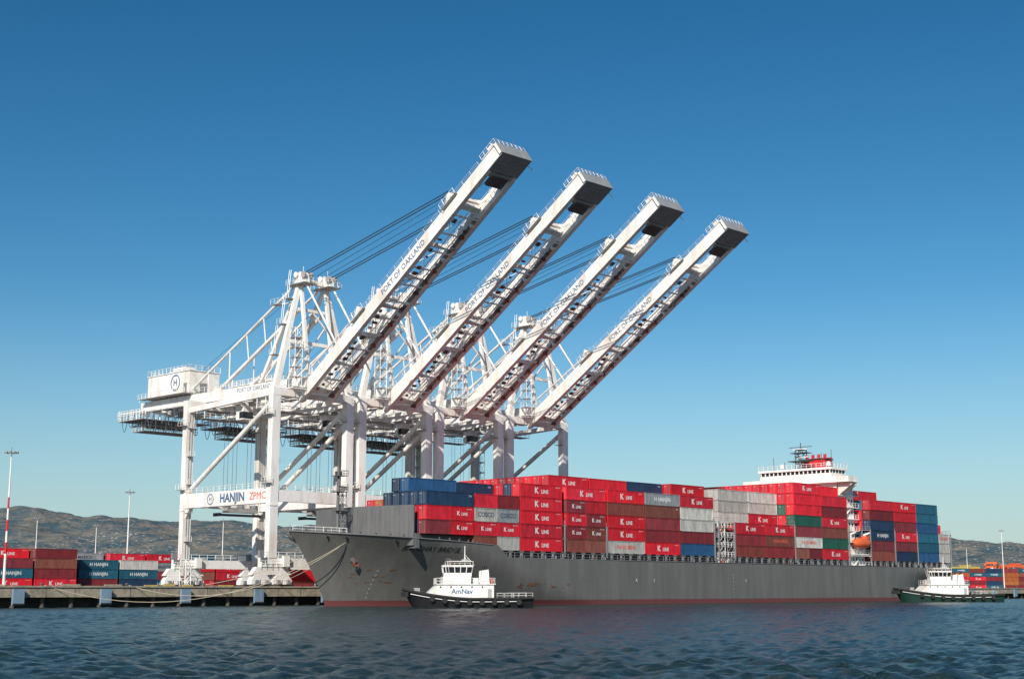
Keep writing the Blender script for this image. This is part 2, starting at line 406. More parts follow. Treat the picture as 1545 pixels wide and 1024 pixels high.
bay(182.5,[[(BB,None)],[(TE,None)],[(TE,None)],[(BB,None)],[(TE,None)],[(TE,None)]],[6,6,6,6]+[5]*9,pool=P2,tops={5:(NB,None)})
bay(194.8,[[(WH,'P')],[(WH,None)],[(WH,'Y')],[(BR,None)]],[3,4,4,5,5]+[4]*8,pool=P2,length=L20)

# ------------------------------------------------------------ ship
def lerp(a,b,t): return a+(b-a)*t
def clamp(x,a=0.,b=1.): return max(a,min(b,x))
SE=204.0
def s0(z): return -10.6-8.4*(clamp(z/13.5)**1.25)
def top(s):
    if s<17: return lerp(13.5,11.4,clamp((s+19)/36)**0.8)
    if s<18.5: return lerp(11.4,9.0,(s-17)/1.5)
    return 9.0
def hw(s,z):
    x=max(0,s-s0(z)); zz=clamp(z/13.5)
    L=lerp(60,25,zz**0.8); p=lerp(1.75,2.3,zz)
    r=min(x/L,1); wv=16.2*(1-(1-r)**p)
    if s>165:
        f=clamp((s-165)/42); zf=clamp(1-z/7.5)
        wv*=1-0.8*f*f*zf-0.10*f*f
    return wv
def hull_mat():
    m,nt,b=new_mat('hull_paint'); N=nt.nodes;L=nt.links
    tc=N.new('ShaderNodeTexCoord'); sp=N.new('ShaderNodeSeparateXYZ'); L.new(tc.outputs['Object'],sp.inputs[0])
    mp=N.new('ShaderNodeMapping'); mp.inputs['Scale'].default_value=(0.35,0.35,0.05); L.new(tc.outputs['Object'],mp.inputs[0])
    nz=N.new('ShaderNodeTexNoise'); nz.inputs['Scale'].default_value=1.0; nz.inputs['Detail'].default_value=9; nz.inputs['Roughness'].default_value=0.65
    L.new(mp.outputs[0],nz.inputs['Vector'])
    cr=N.new('ShaderNodeValToRGB'); e=cr.color_ramp.elements; e[0].position=0.3; e[0].color=(0.118,0.113,0.104,1); e[1].position=0.7; e[1].color=(0.175,0.169,0.158,1)
    L.new(nz.outputs['Fac'],cr.inputs[0])
    n2=N.new('ShaderNodeTexNoise'); n2.inputs['Scale'].default_value=0.22; n2.inputs['Detail'].default_value=10; n2.inputs['Roughness'].default_value=0.75
    m2=N.new('ShaderNodeMapping'); m2.inputs['Scale'].default_value=(1,1,0.8); L.new(tc.outputs['Object'],m2.inputs[0]); L.new(m2.outputs[0],n2.inputs['Vector'])
    c2=N.new('ShaderNodeValToRGB'); c2.color_ramp.elements[0].position=0.66; c2.color_ramp.elements[0].color=(0,0,0,1); c2.color_ramp.elements[1].position=0.72; c2.color_ramp.elements[1].color=(1,1,1,1)
    L.new(n2.outputs['Fac'],c2.inputs[0])
    mx=N.new('ShaderNodeMixRGB'); mx.inputs[2].default_value=(0.16,0.075,0.04,1); L.new(c2.outputs[0],mx.inputs[0]); L.new(cr.outputs[0],mx.inputs[1])
    ad=N.new('ShaderNodeMath'); ad.operation='MULTIPLY_ADD'; ad.inputs[1].default_value=0.3; L.new(nz.outputs['Fac'],ad.inputs[0]); L.new(sp.outputs['Z'],ad.inputs[2])
    gt=N.new('ShaderNodeMath'); gt.operation='LESS_THAN'; gt.inputs[1].default_value=1.2; L.new(ad.outputs[0],gt.inputs[0])
    mr=N.new('ShaderNodeMixRGB'); mr.inputs[2].default_value=(0.15,0.045,0.045,1); L.new(gt.outputs[0],mr.inputs[0]); L.new(mx.outputs[0],mr.inputs[1])
    L.new(mr.outputs[0],b.inputs['Base Color']); b.inputs['Roughness'].default_value=0.45
    br=N.new('ShaderNodeTexBrick'); br.inputs['Scale'].default_value=1; br.inputs['Brick Width'].default_value=9; br.inputs['Row Height'].default_value=2.4; br.inputs['Mortar Size'].default_value=0.05
    cx=N.new('ShaderNodeCombineXYZ'); L.new(sp.outputs['X'],cx.inputs[0]); L.new(sp.outputs['Z'],cx.inputs[1]); L.new(cx.outputs[0],br.inputs['Vector'])
    bp=N.new('ShaderNodeBump'); bp.inputs['Strength'].default_value=0.25; bp.inputs['Distance'].default_value=0.05; bp.invert=True
    L.new(br.outputs['Fac'],bp.inputs['Height']); L.new(bp.outputs[0],b.inputs['Normal'])
    return m
HULL=hull_mat()
def build_ship():
    e=empty('container_ship',M0)
    b=MB()
    TL=SE+19
    qs=sorted(set([(i/70)**1.7*0.35 for i in range(71)]+[0.35+0.65*i/60 for i in range(61)]+[(17+19)/TL,(18.5+19)/TL]))
    K=18; n=len(qs)
    for side in(-1,1):
        vs=[]
        for q in qs:
            zt=top(lerp(-19,SE,q))
            for k in range(K+1):
                z=lerp(-2,zt,k/K); s=lerp(s0(z),SE,q); vs.append((s,16+side*hw(s,z),z))
        fs=[]
        for i in range(n-1):
            for k in range(K):
                a=i*(K+1)+k; c=(i+1)*(K+1)+k
                fs.append((a,c,c+1,a+1) if side<0 else (a,a+1,c+1,c))
        b.add(vs,fs,HULL,True)
    vs=[];
    for k in range(K+1):
        z=lerp(-2,9,k/K); vs+= [(SE,16-hw(SE,z),z),(SE,16+hw(SE,z),z)]
    b.add(vs,[(2*k,2*k+1,2*k+3,2*k+2) for k in range(K)],HULL)
    vs=[];
    for q in qs:
        s=lerp(-18.3,SE-.2,q); z=top(s)-1.0; h=max(0.02,hw(s,z)-0.05); vs+=[(s,16-h,z),(s,16+h,z)]
    b.add(vs,[(2*i,2*i+2,2*i+3,2*i+1) for i in range(n-1)],LINK)
    for side in(-1,1):
        pts=[]
        for i in range(40):
            s=-18.9+i*35.9/39; z=top(s); pts.append((s,16+side*hw(s,z),z+0.03))
        b.path(pts,0.13,DKGREY,6)
    b.path([(17,16-hw(17,11.4),11.4),(18.5,0,9.05),(60,-0.2,9.05),(120,-0.2,9.05),(165,-0.2,9.05)],0.11,DKGREY,6)
    hull=b.obj('hull',parent=e)
    b=MB()
    def fn(x,y):
        s=3.2+x+y*.15; z=10.35+y-0.03*x; return (s,16-hw(s,z)-0.08,z)
    b.text('BAI CHAY BRIDGE',1.3,(0,0,0),(1,0,0),(0,0,1),BLACKP,bold=0.0,fn=fn,sx=1.05)
    def fw(ss,zz):
        def g(x,y): return (ss+x,16-hw(ss+x,zz+y)-0.05,zz+y)
        return g
    RUST=paint('rust_stain',(0.20,0.09,0.04),0.9,0.6)
    for i in range(14):
        ss=22+random.uniform(0,16); zz=random.uniform(3.2,4.3)
        wd=random.uniform(.3,1.5); g=fw(ss,zz)
        b.add([g(0,0),g(wd,0.1),g(wd*.9,.3),g(0.1,.35)],[(0,1,2,3)],RUST)
    for i in range(16):
        ss=random.uniform(-9,-1); zz=random.uniform(3.6,6.8)
        wd=random.uniform(.3,1.1); g=fw(ss,zz)
        b.add([g(0,0),g(wd,0.06),g(wd*.8,.2),g(0.1,.22)],[(0,1,2,3)],RUST)
    for ss,ch in((60,'A'),(100,'V'),(66,'I')):
        b.text(ch,1.0,(0,0,0),(1,0,0),(0,0,1),LOGO,fn=fw(ss,5))
    for ss in(-4,95,180):
        for k in range(7): b.text(str(k*2),0.4,(0,0,0),(1,0,0),(0,0,1),LOGO,fn=fw(ss,1.6+k*.8))
    b.obj('hull_markings',parent=e)
    b=MB()
    sa,za=-8.5,8.4; y=16-hw(sa,za)
    b.tube((sa,y+.4,za),(sa-.1,y-.12,za),0.6,DKGREY,14)
    b.beam((sa-.1,y-.2,za+.1),(sa+.1,y-.05,za-1.1),0.22,0.22,LINK)
    b.beam((sa-.5,y-.15,za-.7),(sa+.05,y-.15,za-1.25),0.25,0.22,LINK); b.beam((sa+.65,y-.4,za-.8),(sa+.05,y-.15,za-1.25),0.25,0.22,LINK)
    for sp in (-14,-11.5,-4):
        z=top(sp)-0.7; y=16-hw(sp,z); b.box(sp-.4,sp+.4,y-.06,y+.12,z-.2,z+.2,BLACKP)
    b.obj('anchor',parent=e)
    b=MB()
    def wall(p,q,z0,z1,mat):
        p=Vector((*p,0));q=Vector((*q,0)); c=(z0+z1)/2
        b.beam(p+Vector((0,0,c)),q+Vector((0,0,c)),0.25,z1-z0,mat)
    wall((-1.6,1.8),(-4.2,16),11.0,18.4,DKGREY); wall((-4.2,16.1),(-1.6,30.4),11.0,18.4,DKGREY)
    for i in range(1,13):
        t=i/13; b.beam((lerp(-1.6,-4.2,t)-.15,lerp(1.8,16,t),11),(lerp(-1.6,-4.2,t)-.15,lerp(1.8,16,t),18.2),0.06,0.08,DKGREY)
    b.box(-1.4,-0.4,1.6,30.6,10.5,13.2,DKGREY)
    mx,my=-8,16
    b.tube((mx,my,12.3),(mx,my,25.5),0.36,DKGREY,10,0.2); b.tube((mx,my,25.5),(mx,my,28),0.07,DKGREY,5)
    b.lattice(mx+.5,mx+1.6,my-.5,my+.5,12.3,22,DKGREY,1.6,0.07)
    for z in(17.5,21,24): b.box(mx-.9,mx+1.4,my-1.2,my+1.2,z,z+.12,DKGREY); b.rail([(mx-.9,my-1.2,z),(mx+1.4,my-1.2,z),(mx+1.4,my+1.2,z)],1,DKGREY,1)
    b.box(mx-.3,mx+.3,my-.7,my-.3,24.2,24.9,DARK); b.box(mx-.3,mx+.3,my+.3,my+.7,24.2,24.9,DARK)
    for i in range(5):
        x=random.uniform(-13,-5.5); y=random.uniform(9,22); b.tube((x,y,12.2),(x,y+2.2,12.9),0.8,DARK,10); b.box(x-.8,x+.8,y-.5,y+.2,11.8,13.3,DKGREY)
    for i in range(14):
        sx=-17+i*2.3; z=top(sx); y=16-hw(sx,z)+.25
        b.tube((sx,y,z),(sx,y,z+.55),0.2,DARK,6)
    sx=[-18.6,-17.5,-16,-14,-12]
    b.rail([(s,16-hw(s,top(s))+.15,top(s)) for s in sx],1.0,WHITE,1.2,0.05)
    b.rail([(s,16+hw(s,top(s))-.15,top(s)) for s in sx+[-8,-4]],1.0,GREY,1.5,0.05)
    b.obj('forecastle_gear',parent=e)
    b=MB()
    b.box(12.3,147,2.6,29.4,8.0,10.35,DKGREY); b.box(157,202,2.6,29.4,8.0,10.35,DKGREY); b.box(-1,12.3,2.2,29.8,11,BASE+TP-.1,DKGREY)
    k=19.0
    while k<200:
        if not 147<k<157:
            b.box(k,k+.35,0.15,0.5,8.3,10.45,GREY); b.box(k-.3,k+.7,0.05,2.6,10.25,10.47,DKGREY)
            b.tube((k+1.6,0.1,8.1),(k+3.4,0.1,10.2),0.06,GREY,4)
            if random.random()<.5: b.box(k+1,k+1.5,.6,1.1,9,9.9,random.choice([WHITE,ORANGE,GREY,WHITE]))
        k+=3.05
    b.rail([(18.6,-.05,9.0),(147,-.05,9.0)],1.1,GREY,2.2,0.045); b.rail([(157,-.05,9.0),(200,.6,9.0)],1.1,GREY,2.2,0.045)
    for s in(37.9,51.0,88.9,90.5,96.7,121.9,147.0,157.6,170.3,182.5,201.6):
        H=BASE+(2.0 if s<88 else 3.0)*TP
        for m in(0.2,2.65,7.5,12.4,17.3,22.2,27.1,31.6): b.box(s-.14,s+.14,m-.13,m+.13,9.5,H,GREY)
        z=BASE+TP-.1
        while z<=H+.1:
            b.box(s-.3,s+.3,0.1,31.9,z,z+.12,MIDG); b.rail([(s-.3,.1,z),(s-.3,2.65,z),(s+.3,2.65,z)],1,GREY,1.2); z+=TP
    b.box(89.2,96.8,3.0,29,10.35,11.9,DKGREY)
    b.lattice(90.6,93.0,0.4,2.4,9,18,WHITE,2.3,0.1)
    b.lattice(94.0,96.4,0.4,2.4,9,16,GREY,2.3,0.1)
    for i in range(4): b.box(90.4,96.6,0.3,2.6,10.4+i*2.2,10.52+i*2.2,MIDG); b.rail([(90.4,.3,10.5+i*2.2),(96.6,.3,10.5+i*2.2)],1,WHITE,1.2,0.06)
    for i in range(3): b.tube((91+i*1.8,1,9),(91+i*1.8,1,10.3),0.5,ORANGE if i==1 else WHITE,8)
    b.obj('hatch_covers_and_lashing_bridges',parent=e)
    b=MB()
    for i in range(7):
        z=9+i*3.05; ins=0.4 if i<2 else 3.0
        b.box(148.0,156.2,ins+1.0,32-ins-1.0,z+.1,z+3.05,WHITE)
        b.box(147.7,157.0,ins,32-ins,z+2.92,z+3.1,WHITE)
        b.rail([(147.9,ins+.05,z+3.1),(156.9,ins+.05,z+3.1)],1.1,WHITE,1.5,0.05)
        for k in range(5): b.box(148.9+k*1.5,149.5+k*1.5,ins+.96,ins+1.0,z+1.3,z+2.1,GLASS)
        for k in range(9): b.box(147.96,148.0,5+k*2.6,5.7+k*2.6,z+1.3,z+2.1,GLASS)
        b.beam((150+(i%2)*4,ins+.5,z+.1),(154-(i%2)*4,ins+.5,z+3.0),0.5,0.12,WHITE)
    zb=30.4
    b.box(147.0,155,3.5,28.5,zb,zb+1.3,WHITE); 
    b.box(146.9,151.5,-0.3,32.3,zb+.3,zb+1.6,WHITE); b.box(146.6,151.8,-0.5,32.5,zb+.1,zb+.3,WHITE)
    for side in(0,1):
        y0,y1=(3.6,-.2) if side==0 else (28.4,32.2)
        b.prism([(y0,zb-3.2),(y0,zb),(y1,zb),(y1,zb-.6)],'x',148.2,148.7,WHITE); b.prism([(y0,zb-3.2),(y0,zb),(y1,zb),(y1,zb-.6)],'x',150.6,151.1,WHITE)
    b.box(147.2,154.5,5,27,zb+1.45,zb+2.7,WHITE); b.box(147.3,154.4,5.1,26.9,zb+2.7,zb+3.6,GLASS); b.box(146.9,154.9,4.6,27.4,zb+3.6,zb+4.2,WHITE)
    for k in range(17): b.box(147.2,147.3,5.2+k*1.33,5.5+k*1.33,zb+2.7,zb+3.6,WHITE)
    for k in range(5): b.box(148+k*1.5,148.25+k*1.5,5.0,5.1,zb+2.7,zb+3.6,WHITE)
    b.rail([(154.8,4.7,zb+4.2),(147,4.7,zb+4.2),(147,27.3,zb+4.2)],1.1,WHITE,1.5,0.06)
    b.lattice(149.6,151.4,14.8,17.2,zb+4,zb+9.5,DARK,1.8,0.13)
    b.box(149,152,12.8,19.2,zb+6.4,zb+6.6,DARK); b.box(149,152,13.5,18.5,zb+8.6,zb+8.75,DARK)
    b.beam((149.4,13,zb+7.5),(150.0,17,zb+7.5),0.35,0.25,WHITE); b.beam((150.6,14.2,zb+9.7),(150.2,18.2,zb+9.7),0.3,0.25,WHITE)
    b.tube((150.5,16,zb+9.5),(150.5,16,zb+11.5),0.12,DARK,6); b.beam((150.5,12.5,zb+10.3),(150.5,19.5,zb+10.3),0.16,0.16,DARK)
    for yy in(7,10,21.5,25): 
        b.tube((151,yy,zb+4),(151,yy,zb+random.uniform(6,9.5)),0.09,DARK,4)
    for yy in(8.5,23):
        b.tube((152,yy,zb+4),(152,yy,zb+5),0.2,WHITE,6); b.tube((152,yy,zb+5),(152,yy,zb+6.1),0.65,WHITE,10,0.45)
    b.prism([(152.6,zb-4),(157.6,zb-4),(157.2,zb+7.7),(153.4,zb+7.0)],'y',10.5,18,REDP)
    b.box(153.3,157.4,10.3,18.2,zb+6.9,zb+7.2,BLACKP)
    for yy in(11.5,13.4,15.2,17): b.tube((155.2,yy,zb+7.2),(155.2,yy,zb+8.5),0.42,REDP,8)
    b.rail([(152.6,10.3,zb+5),(157.5,10.3,zb+5)],1.1,WHITE,1)
    c=Vector((152.8,0.2,14.8)); 
    n=12; rings=[]
    for i in range(13):
        t=i/12; x=lerp(-4.1,4.1,t); rr=1.45*math.sqrt(max(0.02,1-(abs(2*t-1))**2.6))
        rings.append([(c.x+x,c.y+math.cos(a)*rr*.95,c.z+math.sin(a)*rr*(1.05 if math.sin(a)>0 else .9)) for a in [2*math.pi*k/n for k in range(n)]])
    vs=[p for r_ in rings for p in r_]
    b.add(vs,[(i*n+k,i*n+(k+1)%n,(i+1)*n+(k+1)%n,(i+1)*n+k) for i in range(12) for k in range(n)],ORANGE,True)
    b.box(c.x+1.4,c.x+3,c.y-.7,c.y+.7,c.z+1.2,c.z+2.0,ORANGE)
    for x in(149.4,156.3):
        b.beam((x,1.6,11.8),(x,1.2,17.2),0.4,0.5,WHITE); b.beam((x,1.4,17.1),(x,-0.3,17.6),0.35,0.4,WHITE); b.tube((x,-.2,17.5),(x,0.1,15.8),0.05,CABLE,4)
    b.box(147.8,157.2,-0.1,4,11.55,11.7,WHITE); b.rail([(147.8,-.1,9),(157.2,-.1,9)],1.1,WHITE,1.4,0.05)
    b.obj('superstructure',parent=e)
    b=MB(); b.rail([(202,2.0,8.2),(SE-.2,2.4,8.2),(SE-.2,29.4,8.2)],1.1,WHITE,1.5,.06)
    b.tube((203,16,8),(203,16,15),0.12,WHITE,6); b.tube((202.5,4,8),(202.5,4,13),0.15,WHITE,6)
    b.obj('stern_fittings',parent=e)
build_ship()

def rope(p,q,sag,name='mooring_rope'):
    b=MB(); p=Vector(p);q=Vector(q); pts=[]
    for i in range(21):
        t=i/20; c=p.lerp(q,t); c.z-=sag*4*t*(1-t); pts.append(c)
    b.path(pts,0.055,ROPE,5); b.obj(name,M0)
rope((-11.5,9.3,11.4),(-56.5,35.2,3.9),6.2); rope((-11.5,9.3,11.4),(-40.2,35.2,3.9),5.0)
rope((-11.5,9.3,12.3),(-24,35.2,3.9),1.2); rope((-9,8,12.2),(-7.6,35.2,3.9),0.5)

# ------------------------------------------------------------ cranes
def crane_mesh(phi_deg=35.8):
    b=MB(); W=19.0; G=30.5; W2=0.95
    g=3.4
    for x in(0,W):
        for y in(0,G):
            b.box(x-W2,x+W2,y-.75,y+.75,9.2,41.5,WHITE)
            b.box(x-W2-.1,x+W2+.1,y-.85,y+.85,19.4,19.7,WHITE)
    for y in(0,G):
        b.box(-2.5,W+2.5,y-.65,y+.65,7.4,9.2,WHITE)
        for x in(0,W):
            b.prism([(x-4.8,5.9),(x+4.8,5.9),(x+3.6,7.38),(x-3.6,7.38)],'y',y-.6,y+.6,WHITE)
            for sx in(-2.6,2.6):
                b.prism([(x+sx-2.2,4.9),(x+sx+2.2,4.9),(x+sx+1.4,5.88),(x+sx-1.4,5.88)],'y',y-.7,y+.7,WHITE)
                for s2 in(-1.2,1.2):
                    cx=x+sx+s2
                    b.box(cx-1.0,cx+1.0,y-.75,y+.75,4.05,4.88,WHITE)
                    for s3 in(-.55,.55): b.tube((cx+s3,y-.3,g+.42),(cx+s3,y+.3,g+.42),0.4,DARK,10)
                    b.box(cx-.35,cx+.35,y-1.3,y-.76,4.2,4.9,GREY)
            b.rail([(x-3.4,y-1.2,7.5),(x+3.4,y-1.2,7.5)],1.1,WHITE,1.2,.06)
            b.box(x+2.2,x+3.6,y-1.6,y-.8,7.5,9.6,WHITE); b.box(x-3.6,x-2.6,y-1.5,y-.8,9.2,10.6,GREY)
        b.rail([(-2.5,y-.7,9.2),(W+2.5,y-.7,9.2)],1.1,WHITE,2,.06)
    b.lattice(-1.8,-.4,G-3.6,G-1.6,3.45,9.2,WHITE,1.9,.07)
    for x in(0,W):
        b.box(x-.7,x+.7,.75,G-.75,20.0,23.0,WHITE)
        b.rail([(x-.7,1,23.0),(x-.7,G-1,23.0)],1.1,WHITE,2,.05)
        b.tube((x,1.0,40.2),(x,G-.9,23.4),0.52,WHITE,12)
        b.beam((x,.75,42.2),(x,G-.75,41.0),0.8,1.15,WHITE)
    for y in(0,G):
        b.box(W2,W-W2,y-.6,y+.6,20.3,22.6,WHITE)
        b.rail([(W2,y-.65,22.6),(W-W2,y-.65,22.6)],1.1,WHITE,2,.05)
        b.box(-W2,W+W2,y-.8,y+.8,41.5,43.1,WHITE)
    for x in(0,W):
        for y,sg in((0,1),(G,-1)): b.prism([(y+sg*.75,20),(y+sg*2.2,20),(y+sg*.75,17.8)],'x',x-.45,x+.45,WHITE)
    XA,XB=6.0,12.7
    for x in(XA,XB): b.box(x-.5,x+.5,-3,59,43.25,45.7,WHITE)
    b.rail([(5.0,59,45.7),(5.0,-2,45.7)],1.1,WHITE,2,.05); b.rail([(13.7,59,45.7),(13.7,-2,45.7)],1.1,WHITE,2,.05)
    for y in(-2.4,6,14,22,38,46,54,58.6): b.box(XA+.5,XB-.5,y-.35,y+.35,44.2,45.4,WHITE)
    b.text('PORT OF OAKLAND',1.3,(XA-.52,15,44.85),(0,-1,0),(0,0,1),BLUE,bold=0.0)
    for x0,x1 in((3.6,4.9),(13.8,15.1)):
        b.box(x0,x1,-2,58,42.95,43.05,MIDG); xr=x0 if x0<5 else x1
        b.rail([(xr,58,43),(xr,-2,43)],1.0,WHITE,2.4,.04)
        for k in range(13): b.beam((xr,k*4.7,42.85),(XA if x0<5 else XB,k*4.7,42.7),0.12,0.2,WHITE)
    b.box(0.5,18.5,50,60.5,40.9,41.05,MIDG)
    b.rail([(18.5,60.5,41),(0.5,60.5,41),(0.5,50,41),(4,50,41)],1.15,WHITE,1.3,.07)
    b.rail([(0.5,60.5,42.2),(0.5,50,42.2)],1.0,WHITE,1.3,.06)
    for x in(.7,5.2,13.8,18.3):
        for y in(50.3,55,60.2): b.tube((x,y,41),(x,y,43.4),0.14,WHITE,4)
    for z in(40.0,38.6):
        b.box(2.5,16.5,52,57.5,z-.1,z,MIDG); b.rail([(16.5,57.5,z),(2.5,57.5,z),(2.5,52,z),(16.5,52,z)],1.1,WHITE,1.3,.07)
    for k in range(6): b.tube((2.6+k*2.7,52.2,38.6),(2.6+k*2.7,52.2,43.2),0.1,WHITE,4); b.tube((2.6+k*2.7,57.3,38.6),(2.6+k*2.7,57.3,43.2),0.1,WHITE,4)
    for k in range(9):
        y0=36+k*2.7; pts=[(1.4,y0+2.7*i/8,42.7-(3.6+0.6*math.sin(k*1.7))*math.sin(math.pi*i/8)**.7) for i in range(9)]
        b.path(pts,0.08,CABLE,4)
    b.beam((1.4,34,42.8),(1.4,60.5,42.8),0.25,0.35,WHITE)
    rnd=random.Random(3)
    for k in range(34):
        y=rnd.uniform(2,56); x=rnd.uniform(3.5,15); h=rnd.uniform(.4,1.5)
        b.box(x,x+rnd.uniform(.6,2.0),y,y+rnd.uniform(.6,2.4),43.0-h,43.0,WHITE if rnd.random()<.65 else MIDG)
    b.box(5.3,13.2,39,56.0,46.4,51.3,WHITE); b.box(5.1,13.4,38.8,56.2,51.3,51.5,WHITE)
    b.box(5.2,13.3,38.9,56.1,46.0,46.4,MIDG)
    for k in range(9): b.box(5.24,5.3,39.1+k*2.05,39.2+k*2.05,46.5,51.2,WHITE)
    b.box(6,8.6,42,47,51.5,52.5,WHITE); b.box(9.5,12,49,54,51.5,52.8,WHITE)
    b.rail([(13.3,56.1,51.5),(5.15,56.1,51.5),(5.15,38.9,51.5),(13.3,38.9,51.5)],1.1,WHITE,1.5,.06)
    b.rail([(3.4,57,46.1),(3.4,38,46.1)],1.1,WHITE,1.5,.06); b.box(3.4,5.2,38,57,46.0,46.1,MIDG)
    b.box(5.22,5.3,40,41.2,46.5,48.6,GREY); b.box(8,10,38.92,39,46.5,48.7,GREY)
    def ring(xx,cy,cz,r0,r1,hs):
        n=28
        ri=[(xx,cy+math.cos(a)*r0,cz+math.sin(a)*r0) for a in [2*math.pi*i/n for i in range(n)]]; ro=[(xx,cy+math.cos(a)*r1,cz+math.sin(a)*r1) for a in [2*math.pi*i/n for i in range(n)]]
        b.add(ri+ro,[(i,(i+1)%n,n+(i+1)%n,n+i) for i in range(n)],BLUE); b.text('H',hs,(xx,cy,cz),(0,-1,0),(0,0,1),BLUE)
    ring(5.2,44.6,49.0,1.6,1.85,2.2)
    b.text('HANJIN',2.5,(-.74,12.6,21.5),(0,-1,0),(0,0,1),BLUE,bold=0.03)
    b.text('ZPMC',2.1,(-.74,3.9,21.5),(0,-1,0),(0,0,1),REDL,bold=0.0)
    ring(-.74,20.3,21.5,.95,1.15,1.4)
    AZ=66.4; xa,xb=6.3,12.7
    for x,xt in((0,xa),(W,xb)):
        b.beam((x,0,43.1),(xt,1,AZ),1.25,1.1,WHITE,up=(0,1,0),w2=.85,h2=.85)
        b.beam((xt-.3,13,46),(xt,1.6,AZ-2),0.75,0.75,WHITE,up=(1,0,0))
        b.tube((xt,1.5,AZ-.5),(xt,41,46.2),0.30,WHITE,8)
        b.tube((xt-.2,1.5,AZ-7),(xt-.2,28,46),0.42,WHITE,8)
        for t in(.3,.45,.6,.8):
            p=Vector((xt,1.5,AZ-.5)).lerp(Vector((xt,41,46.2)),t); b.tube(p,(xt,p.y,46),0.13,WHITE,5) if t>.5 else b.tube(p,(xt,p.y-1,p.z-5.5),0.12,WHITE,5)
        b.beam((xt,-2.6,46),(xt,0.6,AZ-1.5),0.65,0.65,WHITE,up=(1,0,0))
        b.tube((xt,13,46),(xt,-.9,58),0.2,WHITE,6)
        b.prism([(-1.6,AZ-.9),(2.4,AZ-1.2),(2.0,AZ+.6),(.6,AZ+1.5),(-1.2,AZ+1.1)],'x',xt-.55,xt+.55,WHITE)
        for dx in(-.95,.95):
            b.tube((xt+dx-.15,-1.3,AZ+.6),(xt+dx+.15,-1.3,AZ+.6),0.7,MIDG,12); b.tube((xt+dx-.12,1.3,AZ+.9),(xt+dx+.12,1.3,AZ+.9),0.6,WHITE,12)
        b.box(xt-1.8,xt+1.8,-2.6,3.4,AZ-1.3,AZ-1.2,MIDG)
        b.rail([(xt-1.8,3.4,AZ-1.2),(xt-1.8,-2.6,AZ-1.2),(xt+1.8,-2.6,AZ-1.2),(xt+1.8,3.4,AZ-1.2)],1.1,WHITE,1.2,.05)
        b.tube((xt,0,AZ+1.2),(xt,0,AZ+2.6),.05,WHITE,4)
    b.beam((2.4,.3,53.0),(16.6,.3,53.0),0.6,0.7,WHITE); b.beam((4.5,.7,60),(14.5,.7,60),0.5,0.6,WHITE)
    b.tube((2.6,.3,53.2),(9.5,.7,59.8),0.2,WHITE,6); b.tube((16.4,.3,53.2),(9.5,.7,59.8),0.2,WHITE,6)
    b.beam((xa+.5,.6,AZ-.4),(xb-.5,.6,AZ-.4),.9,.9,WHITE)
    b.box(3.0,4.8,4,6.5,AZ-5.2,AZ-5.1,MIDG); b.rail([(3.0,6.5,AZ-5.1),(3.0,4,AZ-5.1),(4.8,4,AZ-5.1)],1.1,WHITE,1)
    b.tube((4.2,4.2,AZ-5.1),(6.3,2.2,AZ-4.6),.14,WHITE,5)
    for z,xx in((50,1.6),(56.5,3.3),(62,4.6)):
        b.box(xx-1.3,xx+.9,.8,2.8,z,z+.1,MIDG); b.rail([(xx-1.3,2.8,z+.1),(xx-1.3,.8,z+.1)],1.1,WHITE,1); b.tube((xx-.8,1.6,z),(xx-.2,1.6,z+6.2),0.07,WHITE,4); b.tube((xx-.8,2.2,z),(xx-.2,2.2,z+6.2),0.07,WHITE,4)
    b.lattice(1.4,3.2,-4.4,-2.6,43,55,WHITE,2.0,.07)
    for i in range(6): b.box(1.3,3.3,-4.5,-2.5,43+i*2,43.07+i*2,MIDG)
    b.box(.8,4.4,-4.6,-2.4,42.6,42.8,WHITE)
    b.lattice(W+1.0,W+2.4,G-1,G+.8,9.2,43,WHITE,2.6,.07)
    for i in range(13):
        b.box(W+.96,W+2.5,G-1.1,G+.9,9.4+i*2.6,9.47+i*2.6,MIDG)
    for x,y in((0,G-.76),):
        b.tube((x-.3,y-.15,9.5),(x-.3,y-.15,41),0.05,GREY,4); b.tube((x+.3,y-.15,9.5),(x+.3,y-.15,41),0.05,GREY,4)
        for i in range(5): b.box(x-.7,x+.7,y-.9,y-.02,13+i*6,13.08+i*6,MIDG); b.rail([(x-.7,y-.9,13.1+i*6),(x+.7,y-.9,13.1+i*6)],1,WHITE,1,.05)
    for x in(-W2,W-W2):
        for z in(23.8,37.5):
            b.box(x-1.0,x,-1.1,1.1,z,z+.1,MIDG); b.rail([(x-1.0,1.1,z+.1),(x-1.0,-1.1,z+.1),(x,-1.1,z+.1)],1.1,WHITE,1,.05)
            b.box(x-1.0,x,G-1.1,G+1.1,z,z+.1,MIDG); b.rail([(x-1.0,G+1.1,z+.1),(x-1.0,G-1.1,z+.1),(x,G-1.1,z+.1)],1.1,WHITE,1,.05)
    ty=24.0
    b.box(4.5,14.5,ty-3,ty+3,41.6,42.7,WHITE); b.box(5.5,8.0,ty-5.5,ty-3,38.6,41.4,WHITE); b.box(5.45,8.05,ty-5.55,ty-4.2,38.9,40.3,GLASS)
    b.rail([(4.5,ty+3,42.7),(4.5,ty-3,42.7)],1,WHITE,1)
    for x in(6,7,12,13):
        for y in(ty-1.6,ty+1.6): b.tube((x,y,41.6),(x,y,20.6),0.05,CABLE,4)
    b.box(5.5,13.5,ty-.9,ty+.9,19.2,20.2,MIDG); b.box(3.4,15.6,ty-.35,ty+.35,18.4,18.9,DARK)
    for x in(3.4,15.2): b.box(x,x+.4,ty-1.2,ty+1.2,18.3,19.0,DARK)
    for x in(6,9.5,13): b.tube((x,ty-1,20.5),(x,ty+1,20.5),0.4,GREY,10)
